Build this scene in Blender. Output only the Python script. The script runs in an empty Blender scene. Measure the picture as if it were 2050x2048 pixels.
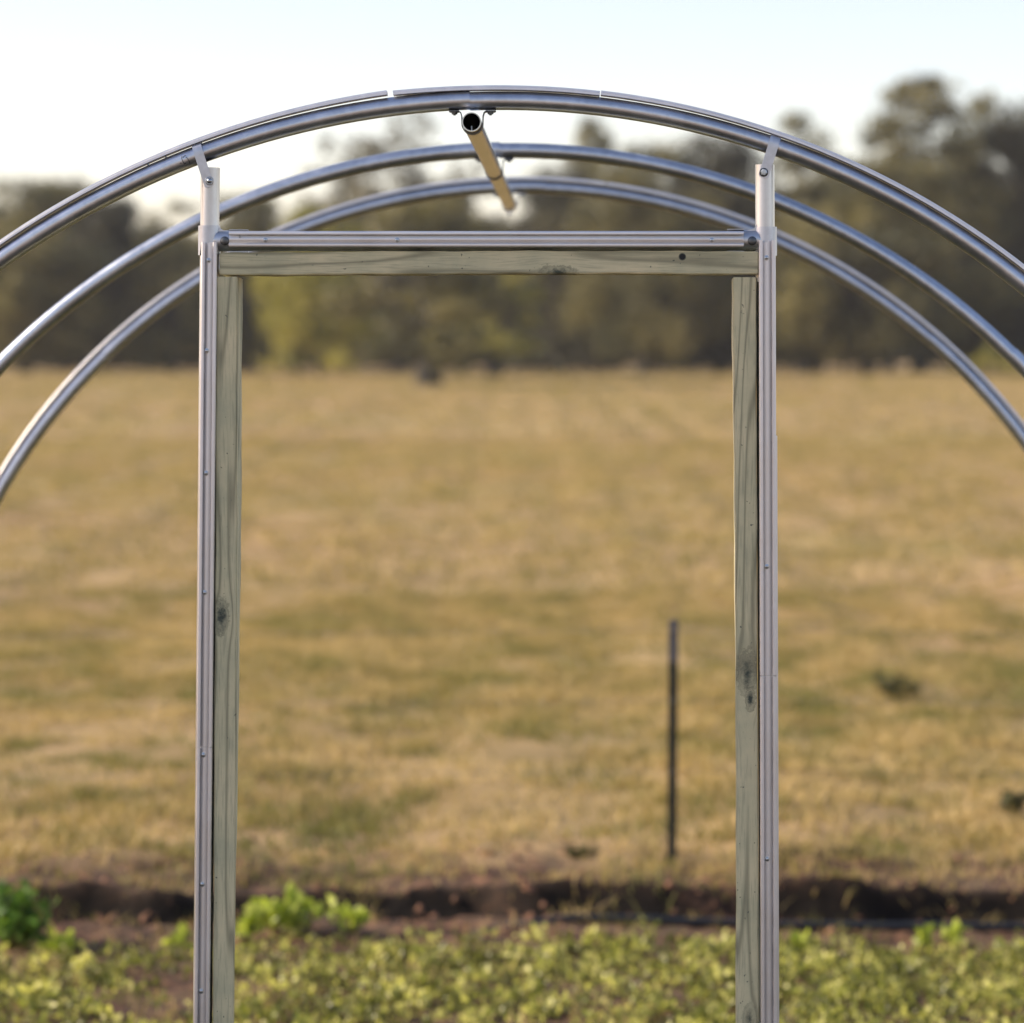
import bpy, math, random
import numpy as np
from mathutils import Vector, Matrix

R_ = math.radians
rng = np.random.default_rng(7)
random.seed(7)
col = bpy.context.scene.collection
sc = bpy.context.scene

# ------------------------------------------------------------------ camera
EYE = 1.9
F = 6390.0            # focal length in photo pixels (photo 2050 wide)
HOR = 745.0
cam = bpy.data.cameras.new("camera")
cam_o = bpy.data.objects.new("camera", cam); col.objects.link(cam_o)
cam_o.location = (0, 0, EYE); cam_o.rotation_euler = (R_(90), 0, 0)
cam.sensor_fit = 'HORIZONTAL'; cam.sensor_width = 36.0
cam.lens = 36.0 * F / 2050
cam.shift_y = (HOR - 1024) / 2050
cam.clip_start = 0.1; cam.clip_end = 3000
cam.dof.use_dof = True; cam.dof.focus_distance = 5.55; cam.dof.aperture_fstop = 3.3
sc.camera = cam_o

# ------------------------------------------------------------------ light
SUN_DIR = Vector((-0.93, 0.05, 0.48)).normalized()       # towards the sun
el = math.asin(SUN_DIR.z); az = math.atan2(SUN_DIR.x, SUN_DIR.y)
w = bpy.data.worlds.new("World"); sc.world = w; w.use_nodes = True
nt = w.node_tree; nt.nodes.clear()
sky = nt.nodes.new('ShaderNodeTexSky'); sky.sky_type = 'NISHITA'; sky.sun_disc = False
sky.sun_elevation = el; sky.sun_rotation = az
sky.air_density = 1.0; sky.dust_density = 0.6; sky.ozone_density = 2.6; sky.altitude = 100
bg = nt.nodes.new('ShaderNodeBackground'); bg.inputs[1].default_value = 0.118
wo = nt.nodes.new('ShaderNodeOutputWorld')
tint = nt.nodes.new('ShaderNodeMix'); tint.data_type = 'RGBA'; tint.blend_type = 'MULTIPLY'; tint.inputs[0].default_value = 1.0
tint.inputs[7].default_value = (1.25, .975, .88, 1)      # camera white balance set for the open shade
nt.links.new(sky.outputs[0], tint.inputs[6]); nt.links.new(tint.outputs[2], bg.inputs[0]); nt.links.new(bg.outputs[0], wo.inputs[0])
sun = bpy.data.lights.new("sun", 'SUN'); sun.energy = 4.0; sun.angle = R_(0.5); sun.color = (1.0, 0.86, 0.66)
sun_o = bpy.data.objects.new("sun", sun); col.objects.link(sun_o)
sun_o.rotation_euler = (-SUN_DIR).to_track_quat('-Z', 'Y').to_euler()
sc.view_settings.view_transform = 'Standard'; sc.view_settings.look = 'None'
sc.view_settings.gamma = 1.0; sc.view_settings.exposure = 1.08
sc.cycles.max_bounces = 6; sc.cycles.transparent_max_bounces = 6
sc.cycles.use_adaptive_sampling = True

# ------------------------------------------------------------------ helpers: tags and meshes
def tag(o, label=None, cat=None, group=None, kind=None):
    if label: o['label'] = label
    if cat: o['category'] = cat
    if group: o['group'] = group
    if kind: o['kind'] = kind
    return o

def empty(name, loc=(0, 0, 0), rz=0, parent=None):
    o = bpy.data.objects.new(name, None); col.objects.link(o)
    o.location = loc; o.rotation_euler = (0, 0, rz); o.empty_display_size = 0.1
    if parent: o.parent = parent
    return o

class MB:
    def __init__(s): s.v = []; s.f = []
    def add(s, vs, fs):
        b = len(s.v); s.v += [tuple(v) for v in vs]; s.f += [tuple(i + b for i in f) for f in fs]
    def box(s, c, d, M=None):
        vs = [Vector((x * d[0] / 2, y * d[1] / 2, z * d[2] / 2)) for x in (-1, 1) for y in (-1, 1) for z in (-1, 1)]
        if M: vs = [M @ v for v in vs]
        vs = [v + Vector(c) for v in vs]
        s.add(vs, [(0, 1, 3, 2), (4, 6, 7, 5), (0, 4, 5, 1), (2, 3, 7, 6), (0, 2, 6, 4), (1, 5, 7, 3)])
    def rings(s, rings, closed=True, caps=True):
        n = len(rings[0]); vs = [p for r in rings for p in r]; fs = []
        for i in range(len(rings) - 1):
            for j in range(n if closed else n - 1):
                k = (j + 1) % n
                fs.append((i * n + j, i * n + k, (i + 1) * n + k, (i + 1) * n + j))
        if caps:
            fs.append(tuple(range(n))[::-1]); fs.append(tuple((len(rings) - 1) * n + j for j in range(n)))
        s.add(vs, fs)
    def tube(s, pts, rad, n=12, caps=True, ref=None):
        pts = [Vector(p) for p in pts]; rings = []
        prev = None
        for i, p in enumerate(pts):
            t = (pts[min(i + 1, len(pts) - 1)] - pts[max(i - 1, 0)]).normalized()
            if prev is None:
                a = Vector((0, 1, 0)) if abs(t.y) < .9 else Vector((1, 0, 0))
                a = (a - t * a.dot(t)).normalized()
            else:
                a = (prev - t * prev.dot(t)).normalized()
            prev = a; b = t.cross(a)
            r = rad[i] if hasattr(rad, '__len__') else rad
            rings.append([p + (a * math.cos(x) + b * math.sin(x)) * r for x in [2 * math.pi * k / n for k in range(n)]])
        s.rings(rings, True, caps)
    def lathe(s, origin, axis, prof, n=20, hexa=False):
        """prof: list of (distance along axis, radius)"""
        ax = Vector(axis).normalized(); a = ax.orthogonal().normalized(); b = ax.cross(a); o = Vector(origin)
        rings = [[o + ax * h + (a * math.cos(x) + b * math.sin(x)) * max(r, 1e-5) for x in [2 * math.pi * k / n for k in range(n)]] for h, r in prof]
        s.rings(rings, True, True)
    def build(s, name, mat, parent=None, smooth=True, bevel=0, angle=35):
        me = bpy.data.meshes.new(name); me.from_pydata(s.v, [], s.f); me.validate(); me.update()
        o = bpy.data.objects.new(name, me); col.objects.link(o); me.materials.append(mat)
        if parent: o.parent = parent
        import bmesh
        bm = bmesh.new(); bm.from_mesh(me); bmesh.ops.recalc_face_normals(bm, faces=bm.faces)
        if bevel:
            es = [e for e in bm.edges if len(e.link_faces) == 2 and e.calc_face_angle(0) > R_(50)]
            bmesh.ops.bevel(bm, geom=es, offset=bevel, segments=2, affect='EDGES')
        for f in bm.faces: f.smooth = smooth
        for e in bm.edges:
            if len(e.link_faces) == 2 and e.calc_face_angle(0) > R_(angle): e.smooth = False
        bm.to_mesh(me); bm.free()
        return o

def np_mesh(name, V, faces, mat, tint=None, parent=None, smooth=False):
    """V (n,3); faces (m,k) with constant k"""
    me = bpy.data.meshes.new(name); k = faces.shape[1]
    me.vertices.add(len(V)); me.vertices.foreach_set('co', V.astype(np.float32).ravel())
    me.loops.add(faces.size); me.loops.foreach_set('vertex_index', faces.astype(np.int32).ravel())
    me.polygons.add(len(faces)); me.polygons.foreach_set('loop_start', np.arange(0, faces.size, k, dtype=np.int32))
    me.polygons.foreach_set('loop_total', np.full(len(faces), k, dtype=np.int32))
    if smooth: me.polygons.foreach_set('use_smooth', np.ones(len(faces), dtype=bool))
    me.update(calc_edges=True)
    if tint is not None:
        a = me.attributes.new('tint', 'FLOAT', 'FACE'); a.data.foreach_set('value', tint.astype(np.float32))
    me.materials.append(mat)
    o = bpy.data.objects.new(name, me); col.objects.link(o)
    if parent: o.parent = parent
    return o

def vnoise(x, y, scale, seed=0):
    """smooth value noise in 0..1"""
    x = np.asarray(x, float) / scale; y = np.asarray(y, float) / scale
    xi = np.floor(x).astype(np.int64); yi = np.floor(y).astype(np.int64); fx = x - xi; fy = y - yi
    fx = fx * fx * (3 - 2 * fx); fy = fy * fy * (3 - 2 * fy)
    def h(a, b):
        n = (a * 374761393 + b * 668265263 + seed * 1442695041) & 0x7fffffff
        n = ((n ^ (n >> 13)) * 1274126177) & 0x7fffffff
        return ((n ^ (n >> 16)) & 0xffff) / 65535.0
    return (h(xi, yi) * (1 - fx) + h(xi + 1, yi) * fx) * (1 - fy) + (h(xi, yi + 1) * (1 - fx) + h(xi + 1, yi + 1) * fx) * fy

# ------------------------------------------------------------------ helpers: materials
def new_mat(name):
    m = bpy.data.materials.new(name); m.use_nodes = True; n = m.node_tree.nodes; n.clear()
    out = n.new('ShaderNodeOutputMaterial'); p = n.new('ShaderNodeBsdfPrincipled')
    m.node_tree.links.new(p.outputs[0], out.inputs[0])
    return m, m.node_tree, p, out

def nd(t, kind, **kw):
    n = t.nodes.new(kind)
    for k, v in kw.items():
        if k in n.inputs: n.inputs[k].default_value = v
        else: setattr(n, k, v)
    return n

def ramp(t, fac, stops):
    r = t.nodes.new('ShaderNodeValToRGB'); cr = r.color_ramp
    while len(cr.elements) < len(stops): cr.elements.new(0.5)
    for e, (p, c) in zip(cr.elements, stops): e.position = p; e.color = (*c, 1) if len(c) == 3 else c
    t.links.new(fac, r.inputs[0]); return r

def mixc(t, fac, a, b, blend='MIX'):
    m = t.nodes.new('ShaderNodeMix'); m.data_type = 'RGBA'; m.blend_type = blend
    for s, i in ((fac, 0), (a, 6), (b, 7)):
        if isinstance(s, (int, float)): m.inputs[i].default_value = s
        elif isinstance(s, tuple): m.inputs[i].default_value = (*s, 1)
        else: t.links.new(s, m.inputs[i])
    return m.outputs[2]

def mth(t, op, a, b=0.0, c=None):
    m = t.nodes.new('ShaderNodeMath'); m.operation = op
    for s, i in ((a, 0), (b, 1), (c, 2)):
        if s is None: continue
        if isinstance(s, (int, float)): m.inputs[i].default_value = s
        else: t.links.new(s, m.inputs[i])
    return m.outputs[0]

def metal_mat(name, base, rough, spangle=0.5, stretch=(1, 1, 1), dirt=0.25, metallic=1.0):
    m, t, p, _ = new_mat(name)
    tc = nd(t, 'ShaderNodeTexCoord'); mp = nd(t, 'ShaderNodeMapping'); mp.inputs['Scale'].default_value = stretch
    t.links.new(tc.outputs['Object'], mp.inputs[0])
    n1 = nd(t, 'ShaderNodeTexNoise', Scale=55.0, Detail=5.0, Roughness=.65); t.links.new(mp.outputs[0], n1.inputs[0])
    v1 = nd(t, 'ShaderNodeTexVoronoi', Scale=160.0); t.links.new(tc.outputs['Object'], v1.inputs[0])
    n2 = nd(t, 'ShaderNodeTexNoise', Scale=9.0, Detail=6.0, Roughness=.7); t.links.new(tc.outputs['Object'], n2.inputs[0])
    dk = tuple(c * (1 - dirt) for c in base)
    c = ramp(t, n1.outputs[0], [(0.2, dk), (0.75, base)]).outputs[0]
    c2 = ramp(t, n2.outputs[0], [(0.3, (1 - dirt,) * 3), (0.7, (1, 1, 1))]).outputs[0]
    c = mixc(t, 1.0, c, c2, 'MULTIPLY')
    t.links.new(c, p.inputs['Base Color']); p.inputs['Metallic'].default_value = metallic
    r = mth(t, 'ADD', mth(t, 'MULTIPLY', n1.outputs[0], .10), rough - .05)
    r = mth(t, 'ADD', r, mth(t, 'MULTIPLY', mth(t, 'SUBTRACT', n2.outputs[0], .5), .25))
    t.links.new(r, p.inputs['Roughness'])
    b = nd(t, 'ShaderNodeBump', Strength=0.02 * spangle, Distance=.0006)
    t.links.new(mth(t, 'ADD', n1.outputs[0], mth(t, 'MULTIPLY', v1.outputs['Color'], .3)), b.inputs['Height']); t.links.new(b.outputs[0], p.inputs['Normal'])
    return m

M = {}
M['galv'] = metal_mat('galvanised_steel', (.64, .68, .75), .35, 1.5, dirt=.24)
M['galv_post'] = metal_mat('galvanised_post', (.72, .73, .74), .36, 1.0, (1, 1, .12))
M['alu'] = metal_mat('aluminium_channel', (.84, .82, .83), .45, .6, (1, 1, .03), .16)
M['alu_h'] = metal_mat('aluminium_channel_crosswise', (.84, .83, .84), .48, .6, (.03, 1, 1), .16)
M['fitting'] = metal_mat('cast_fitting', (.66, .69, .74), .42, 1.2)
M['strap'] = metal_mat('strap_steel', (.66, .68, .73), .40, .8)
M['bolt'] = metal_mat('bolt_zinc', (.55, .60, .66), .32, .4)
M['dark_steel'] = metal_mat('dark_steel', (.16, .17, .18), .45, .8)
M['ridge'] = metal_mat('ridge_steel', (.70, .70, .69), .20, 2.0, dirt=.35)

def plain(name, c, rough=.7, noise=.25, scale=20):
    m, t, p, _ = new_mat(name)
    tc = nd(t, 'ShaderNodeTexCoord'); n = nd(t, 'ShaderNodeTexNoise', Scale=scale, Detail=5.0); t.links.new(tc.outputs['Object'], n.inputs[0])
    r = ramp(t, n.outputs[0], [(.3, tuple(x * (1 - noise) for x in c)), (.7, tuple(min(1, x * (1 + noise)) for x in c))])
    t.links.new(r.outputs[0], p.inputs['Base Color']); p.inputs['Roughness'].default_value = rough
    return m
M['ink'] = plain('marker_ink', (.01, .01, .015), .5)
M['black_poly'] = plain('black_polyethylene', (.012, .012, .013), .32, .2, 40)
M['tpost'] = plain('green_painted_steel', (.012, .014, .011), .55, .4, 30)
M['tpost_top'] = plain('grey_painted_steel', (.10, .095, .11), .6, .3, 30)
M['wire'] = plain('dull_wire', (.17, .15, .13), .55, .3, 30)

def wood_mat(name, axis, seed, knots, holes=()):
    """axis: 'X' or 'Z' long axis; knots: (across, along, radius, strength) in object metres"""
    m, t, p, _ = new_mat(name)
    tc = nd(t, 'ShaderNodeTexCoord'); sp = nd(t, 'ShaderNodeSeparateXYZ'); t.links.new(tc.outputs['Object'], sp.inputs[0])
    lo = sp.outputs['X'] if axis == 'X' else sp.outputs['Z']; ac = sp.outputs['Z'] if axis == 'X' else sp.outputs['X']
    dep = sp.outputs['Y']
    # grain is pushed aside by each knot
    push = None; dark = None; ring = None
    for (ka, kl, kr, ks) in knots:
        da = mth(t, 'SUBTRACT', ac, ka); dl = mth(t, 'MULTIPLY', mth(t, 'SUBTRACT', lo, kl), .42)
        d = mth(t, 'SQRT', mth(t, 'ADD', mth(t, 'MULTIPLY', da, da), mth(t, 'MULTIPLY', dl, dl)))
        g = mth(t, 'DIVIDE', kr * kr * 1.1, mth(t, 'ADD', mth(t, 'MULTIPLY', d, d), kr * kr * .5))
        pu = mth(t, 'MULTIPLY', g, mth(t, 'MULTIPLY', da, -1.0)); push = pu if push is None else mth(t, 'ADD', push, pu)
        nz = nd(t, 'ShaderNodeTexNoise', Scale=110.0, Detail=5.0, Roughness=.7); t.links.new(tc.outputs['Object'], nz.inputs[0])
        dn = mth(t, 'ADD', d, mth(t, 'MULTIPLY', mth(t, 'SUBTRACT', nz.outputs[0], .5), kr * 1.9))
        core = mth(t, 'SUBTRACT', 1.0, mth(t, 'SMOOTH_MIN', mth(t, 'DIVIDE', dn, kr), 1.0, .3))
        core = mth(t, 'MULTIPLY', mth(t, 'MAXIMUM', core, 0.0), ks); dark = core if dark is None else mth(t, 'MAXIMUM', dark, core)
        rg = mth(t, 'SUBTRACT', 1.0, mth(t, 'ABSOLUTE', mth(t, 'DIVIDE', mth(t, 'SUBTRACT', dn, kr * .95), kr * .16)))
        rg = mth(t, 'MULTIPLY', mth(t, 'MAXIMUM', rg, 0.0), ks); ring = rg if ring is None else mth(t, 'MAXIMUM', ring, rg)
    cmb = nd(t, 'ShaderNodeCombineXYZ')
    a2 = ac if push is None else mth(t, 'ADD', ac, push)
    t.links.new(a2, cmb.inputs[0]); t.links.new(mth(t, 'MULTIPLY', dep, .6), cmb.inputs[1]); t.links.new(mth(t, 'MULTIPLY', lo, .055), cmb.inputs[2])
    off = nd(t, 'ShaderNodeMapping'); off.inputs['Location'].default_value = (seed * .37, seed * .21, seed * .53); t.links.new(cmb.outputs[0], off.inputs[0])
    warp = nd(t, 'ShaderNodeTexNoise', Scale=14.0, Detail=2.0); t.links.new(off.outputs[0], warp.inputs[0])
    ph = mth(t, 'ADD', mth(t, 'MULTIPLY', a2, 150.0), mth(t, 'MULTIPLY', warp.outputs[0], 52.0))
    sv = mth(t, 'SINE', ph); sv = mth(t, 'ADD', mth(t, 'MULTIPLY', sv, .5), .5); line = mth(t, 'POWER', sv, 7.0)
    fine = nd(t, 'ShaderNodeTexNoise', Scale=420.0, Detail=4.0); t.links.new(off.outputs[0], fine.inputs[0])
    blot = nd(t, 'ShaderNodeTexNoise', Scale=9.0, Detail=5.0, Roughness=.6); t.links.new(tc.outputs['Object'], blot.inputs[0])
    c = ramp(t, blot.outputs[0], [(.30, (.45, .435, .28)), (.5, (.58, .53, .33)), (.72, (.70, .61, .38))]).outputs[0]
    c = mixc(t, mth(t, 'MULTIPLY', line, .62), c, (.16, .15, .09))
    c = mixc(t, mth(t, 'MULTIPLY', mth(t, 'MAXIMUM', mth(t, 'SUBTRACT', fine.outputs[0], .5), 0.0), 1.6), c, (.15, .155, .11))
    spk = nd(t, 'ShaderNodeTexNoise', Scale=130.0, Detail=1.0); t.links.new(tc.outputs['Object'], spk.inputs[0])
    c = mixc(t, ramp(t, spk.outputs[0], [(.745, (0, 0, 0)), (.79, (.8,) * 3)]).outputs[0], c, (.05, .06, .05))
    if dark is not None:
        c = mixc(t, mth(t, 'MULTIPLY', dark, 1.0), c, (.05, .062, .045)); c = mixc(t, mth(t, 'MULTIPLY', mth(t, 'MULTIPLY', ring, nz.outputs[0]), .75), c, (.03, .035, .022))
    for (ka, kl, kr) in holes:
        da = mth(t, 'SUBTRACT', ac, ka); dl = mth(t, 'SUBTRACT', lo, kl)
        d = mth(t, 'SQRT', mth(t, 'ADD', mth(t, 'MULTIPLY', da, da), mth(t, 'MULTIPLY', dl, dl)))
        c = mixc(t, mth(t, 'LESS_THAN', d, kr * 1.3), c, (.10, .10, .07)); c = mixc(t, mth(t, 'LESS_THAN', d, kr), c, (.008, .008, .008))
    t.links.new(c, p.inputs['Base Color']); p.inputs['Roughness'].default_value = .72
    b = nd(t, 'ShaderNodeBump', Strength=.35, Distance=.0008)
    t.links.new(mth(t, 'SUBTRACT', fine.outputs[0], mth(t, 'MULTIPLY', line, .7)), b.inputs['Height']); t.links.new(b.outputs[0], p.inputs['Normal'])
    return m

def leaf_mat(name, dark, mid, light, trans=.35, nscale=.5, rough=.55, tw=.5):
    m, t, p, out = new_mat(name)
    at = nd(t, 'ShaderNodeAttribute', attribute_name='tint'); tc = nd(t, 'ShaderNodeTexCoord'); oi = nd(t, 'ShaderNodeObjectInfo')
    n = nd(t, 'ShaderNodeTexNoise', Scale=nscale, Detail=3.0); t.links.new(tc.outputs['Object'], n.inputs[0])
    f = mth(t, 'ADD', mth(t, 'MULTIPLY', at.outputs['Fac'], tw), mth(t, 'MULTIPLY', n.outputs[0], 1 - tw))
    c = ramp(t, f, [(.25, dark), (.5, mid), (.75, light)]).outputs[0]
    t.links.new(c, p.inputs['Base Color']); p.inputs['Roughness'].default_value = rough
    p.inputs['Specular IOR Level'].default_value = .3
    tr = nd(t, 'ShaderNodeBsdfTranslucent'); t.links.new(mixc(t, 1.0, c, (1.1, 1.15, .7), 'MULTIPLY'), tr.inputs[0])
    mx = nd(t, 'ShaderNodeMixShader'); mx.inputs[0].default_value = trans
    t.links.new(p.outputs[0], mx.inputs[1]); t.links.new(tr.outputs[0], mx.inputs[2]); t.links.new(mx.outputs[0], out.inputs[0])
    return m
M['grass'] = leaf_mat('dry_grass', (.165, .160, .045), (.36, .265, .105), (.51, .375, .185), .3, 4.0, .7, .8)
M['weed'] = leaf_mat('weed_leaves', (.11, .11, .03), (.25, .26, .065), (.60, .56, .19), .45, 7.0, .33, .8)
M['weed_bright'] = leaf_mat('bright_weed_leaves', (.17, .22, .03), (.36, .42, .06), (.60, .62, .15), .5, 8.0, .4)
M['weed_dark'] = leaf_mat('dark_weed_leaves', (.035, .08, .02), (.08, .16, .03), (.28, .42, .05), .4, 6.0, .5)
M['bush_dark'] = leaf_mat('dark_clump_leaves', (.035, .04, .018), (.07, .07, .03), (.15, .13, .05), .2, 6.0, .7)
M['oak_dark'] = leaf_mat('dark_oak_leaves', (.034, .035, .026), (.058, .055, .036), (.125, .11, .056), .2, .25)
M['oak_olive'] = leaf_mat('olive_oak_leaves', (.060, .062, .033), (.15, .135, .060), (.31, .26, .10), .25, .25)
M['oak_yellow'] = leaf_mat('yellowing_leaves', (.15, .15, .036), (.32, .29, .07), (.50, .43, .11), .35, .25)
M['oak_pale'] = leaf_mat('pale_sparse_leaves', (.10, .09, .06), (.16, .14, .10), (.22, .20, .14), .3, .3)
M['bark'] = plain('dark_bark', (.022, .019, .017), .9, .35, 3)

# ------------------------------------------------------------------ terrain
def rise(y): return np.where(y < 24, 0.0, np.where(y < 150, (y - 24) * (1.72 / 126.0), 1.72 + np.minimum(y - 150, 300) * .006))
def bank_y(x): return 11.25 + .16 * (vnoise(x, x * 0 + 3, .9, 3) - .5) + .10 * (vnoise(x, x * 0 + 9, .25, 4) - .5) + .012 * x
def ground_z(x, y):
    x = np.asarray(x, float); y = np.asarray(y, float)
    by = bank_y(x); hgt = .085 + .09 * (vnoise(x, y * 0 + 1, .55, 5) - .5)
    s = np.clip((y - by) / .06, 0, 1); s = s * s * (3 - 2 * s)
    z = rise(y) + hgt * s + np.clip((12.6 - y) / 1.2, 0, 1) * s * -.02
    fade = np.clip((60 - y) / 40, 0, 1)
    z = z + fade * (.05 * (vnoise(x, y, 1.3, 8) - .5) + .025 * (vnoise(x, y, .35, 9) - .5))
    soil = np.clip((y - 10.55) / .2, 0, 1) * np.clip((12.7 - y) / .3, 0, 1)
    z = z + soil * (.035 * (vnoise(x, y, .11, 10) - .5) + .02 * (vnoise(x, y, .045, 11) - .5))
    # shallow rut in front of the bank
    z = z - .045 * np.exp(-((y - by + .09) / .07) ** 2)
    return z

xs = np.r_[np.arange(-4.5, 4.501, .03)]
g = 4.5 * 1.09 ** np.arange(1, 60); g = g[g < 700]; xs = np.r_[-g[::-1], xs, g]
ys = np.r_[np.linspace(-60, 6, 60), np.arange(6.2, 10.2, .12), np.arange(10.2, 13.0, .025), 13.0 * 1.018 ** np.arange(0, 245)]
ys = ys[ys < 1400]
X, Y = np.meshgrid(xs, ys); Z = ground_z(X, Y)
nx, ny = len(xs), len(ys)
idx = np.arange(nx * ny).reshape(ny, nx)
fc = np.stack([idx[:-1, :-1], idx[:-1, 1:], idx[1:, 1:], idx[1:, :-1]], -1).reshape(-1, 4)
gm, t, p, _ = new_mat('ground_soil_and_dry_grass')
tc = nd(t, 'ShaderNodeTexCoord'); sp = nd(t, 'ShaderNodeSeparateXYZ'); t.links.new(tc.outputs['Object'], sp.inputs[0])
n1 = nd(t, 'ShaderNodeTexNoise', Scale=1.1, Detail=6.0, Roughness=.6); t.links.new(tc.outputs['Object'], n1.inputs[0])
n2 = nd(t, 'ShaderNodeTexNoise', Scale=.09, Detail=4.0, Roughness=.6); t.links.new(tc.outputs['Object'], n2.inputs[0])
n3 = nd(t, 'ShaderNodeTexNoise', Scale=14.0, Detail=6.0, Roughness=.7); t.links.new(tc.outputs['Object'], n3.inputs[0])
mpf = nd(t, 'ShaderNodeMapping'); mpf.inputs['Scale'].default_value = (1, .6, 1); t.links.new(tc.outputs['Object'], mpf.inputs[0])
n5 = nd(t, 'ShaderNodeTexNoise', Scale=3.2, Detail=4.0, Roughness=.6); t.links.new(mpf.outputs[0], n5.inputs[0])
fieldc = ramp(t, n1.outputs[0], [(.30, (.22, .145, .075)), (.5, (.35, .235, .125)), (.7, (.44, .305, .17))]).outputs[0]
fieldc = mixc(t, ramp(t, n5.outputs[0], [(.30, (.75,) * 3), (.45, (0, 0, 0))]).outputs[0], fieldc, (.075, .055, .030))
fieldc = mixc(t, ramp(t, n2.outputs[0], [(.42, (0, 0, 0)), (.62, (.5,) * 3)]).outputs[0], fieldc, (.27, .23, .085))
soilc = ramp(t, n3.outputs[0], [(.3, (.022, .016, .013)), (.48, (.075, .045, .032)), (.68, (.28, .145, .085))]).outputs[0]
n4 = nd(t, 'ShaderNodeTexNoise', Scale=2.2, Detail=3.0); t.links.new(tc.outputs['Object'], n4.inputs[0])
soilc = mixc(t, ramp(t, n4.outputs[0], [(.4, (0, 0, 0)), (.65, (.65,) * 3)]).outputs[0], soilc, (.17, .12, .085))
bank_shade = nd(t, 'ShaderNodeAttribute', attribute_name='cut'); soilc = mixc(t, bank_shade.outputs['Fac'], soilc, (.010, .008, .007))  # shade of the bank face painted near black into the soil colour
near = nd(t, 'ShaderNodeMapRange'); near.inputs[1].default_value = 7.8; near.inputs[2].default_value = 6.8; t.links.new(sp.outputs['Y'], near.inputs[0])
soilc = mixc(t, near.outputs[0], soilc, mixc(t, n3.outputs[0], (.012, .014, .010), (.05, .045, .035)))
beh = nd(t, 'ShaderNodeMapRange'); beh.inputs[1].default_value = 1.0; beh.inputs[2].default_value = -1.5; t.links.new(sp.outputs['Y'], beh.inputs[0])
soilc = mixc(t, beh.outputs[0], soilc, (.36, .26, .19))
edge = mth(t, 'ADD', sp.outputs['Y'], mth(t, 'MULTIPLY', mth(t, 'SUBTRACT', n1.outputs[0], .5), 1.6))
isf = nd(t, 'ShaderNodeMapRange'); isf.inputs[1].default_value = 11.6; isf.inputs[2].default_value = 12.2; t.links.new(edge, isf.inputs[0])
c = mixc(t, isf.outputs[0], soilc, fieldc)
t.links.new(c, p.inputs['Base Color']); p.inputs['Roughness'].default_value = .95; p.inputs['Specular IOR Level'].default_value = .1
b = nd(t, 'ShaderNodeBump', Strength=.8, Distance=.03); t.links.new(mth(t, 'ADD', n3.outputs[0], mth(t, 'MULTIPLY', n1.outputs[0], .8)), b.inputs['Height']); t.links.new(b.outputs[0], p.inputs['Normal'])
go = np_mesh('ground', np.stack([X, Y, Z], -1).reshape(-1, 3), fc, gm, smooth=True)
_c = (np.exp(-(((Y - bank_y(X) + .01) / .10) ** 4)) * np.clip(.85 + 1.5 * (vnoise(X, Y, .35, 77) - .4), .0, 1)).reshape(-1)  # mask for the painted bank shade, broken up by noise
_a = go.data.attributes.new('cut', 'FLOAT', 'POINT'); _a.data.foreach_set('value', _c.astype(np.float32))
tag(go, 'bare brown soil running into a dry tan pasture', None, None, 'structure')

# ------------------------------------------------------------------ greenhouse frame
CX, D1, PSI = -.0327, 5.58, .0266
frame = empty('greenhouse_frame', (CX, D1, 0), -PSI)
tag(frame, 'round-topped greenhouse frame of three galvanised steel hoops with metal doorway posts and a crossbar', 'greenhouse frame')

def L(px, py, v=0.0):
    """local (u, w) on the frame's plane at depth v of a measured photo point"""
    k = (px - 1025) / F; c, s = math.cos(PSI), math.sin(PSI)
    u = (k * (D1 + v * c) - CX - v * s) / (c + k * s); y = D1 - u * s + v * c
    return u, EYE - (py - HOR) / F * y
def P3(px, py, v=0.0):
    u, w_ = L(px, py, v); return Vector((u, v, w_))

RP = .0168
HOOPS = [(0.0, 1.49, -.060, 2.37368, .0705), (1.22, 1.52, -.020, 2.3729, .0177), (2.44, 1.54, .020, 2.3643, -.0241)]
def hoop_pt(h, t):
    v, Rr, u0, a, b_ = h
    return Vector((u0 + Rr * math.sin(t), v, a - Rr + Rr * math.cos(t) + b_ * t))
def hoop_nrm(h, t):
    d = hoop_pt(h, t + .001) - hoop_pt(h, t - .001); d.normalize(); return Vector((-d.z, 0, d.x))

def tube_wall(mb, pts, r, n=28, thick=.0018, frames=None):
    """hollow pipe with open ends"""
    pts = [Vector(p) for p in pts]; outer = []; inner = []; prev = None
    for i, p_ in enumerate(pts):
        tt = (pts[min(i + 1, len(pts) - 1)] - pts[max(i - 1, 0)]).normalized()
        if prev is None:
            a = Vector((0, 1, 0)) if abs(tt.y) < .9 else Vector((1, 0, 0)); a = (a - tt * a.dot(tt)).normalized()
        else: a = (prev - tt * prev.dot(tt)).normalized()
        prev = a; b_ = tt.cross(a)
        cs = [(a * math.cos(x) + b_ * math.sin(x)) for x in [2 * math.pi * k / n for k in range(n)]]
        outer.append([p_ + q * r for q in cs]); inner.append([p_ + q * (r - thick) for q in cs])
    rings = outer + inner[::-1]
    base = len(mb.v); mb.rings(rings, True, False)
    N = len(rings)
    mb.f += [(base + (N - 1) * n + j, base + (N - 1) * n + (j + 1) % n, base + (j + 1) % n, base + j) for j in range(n)]

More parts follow.
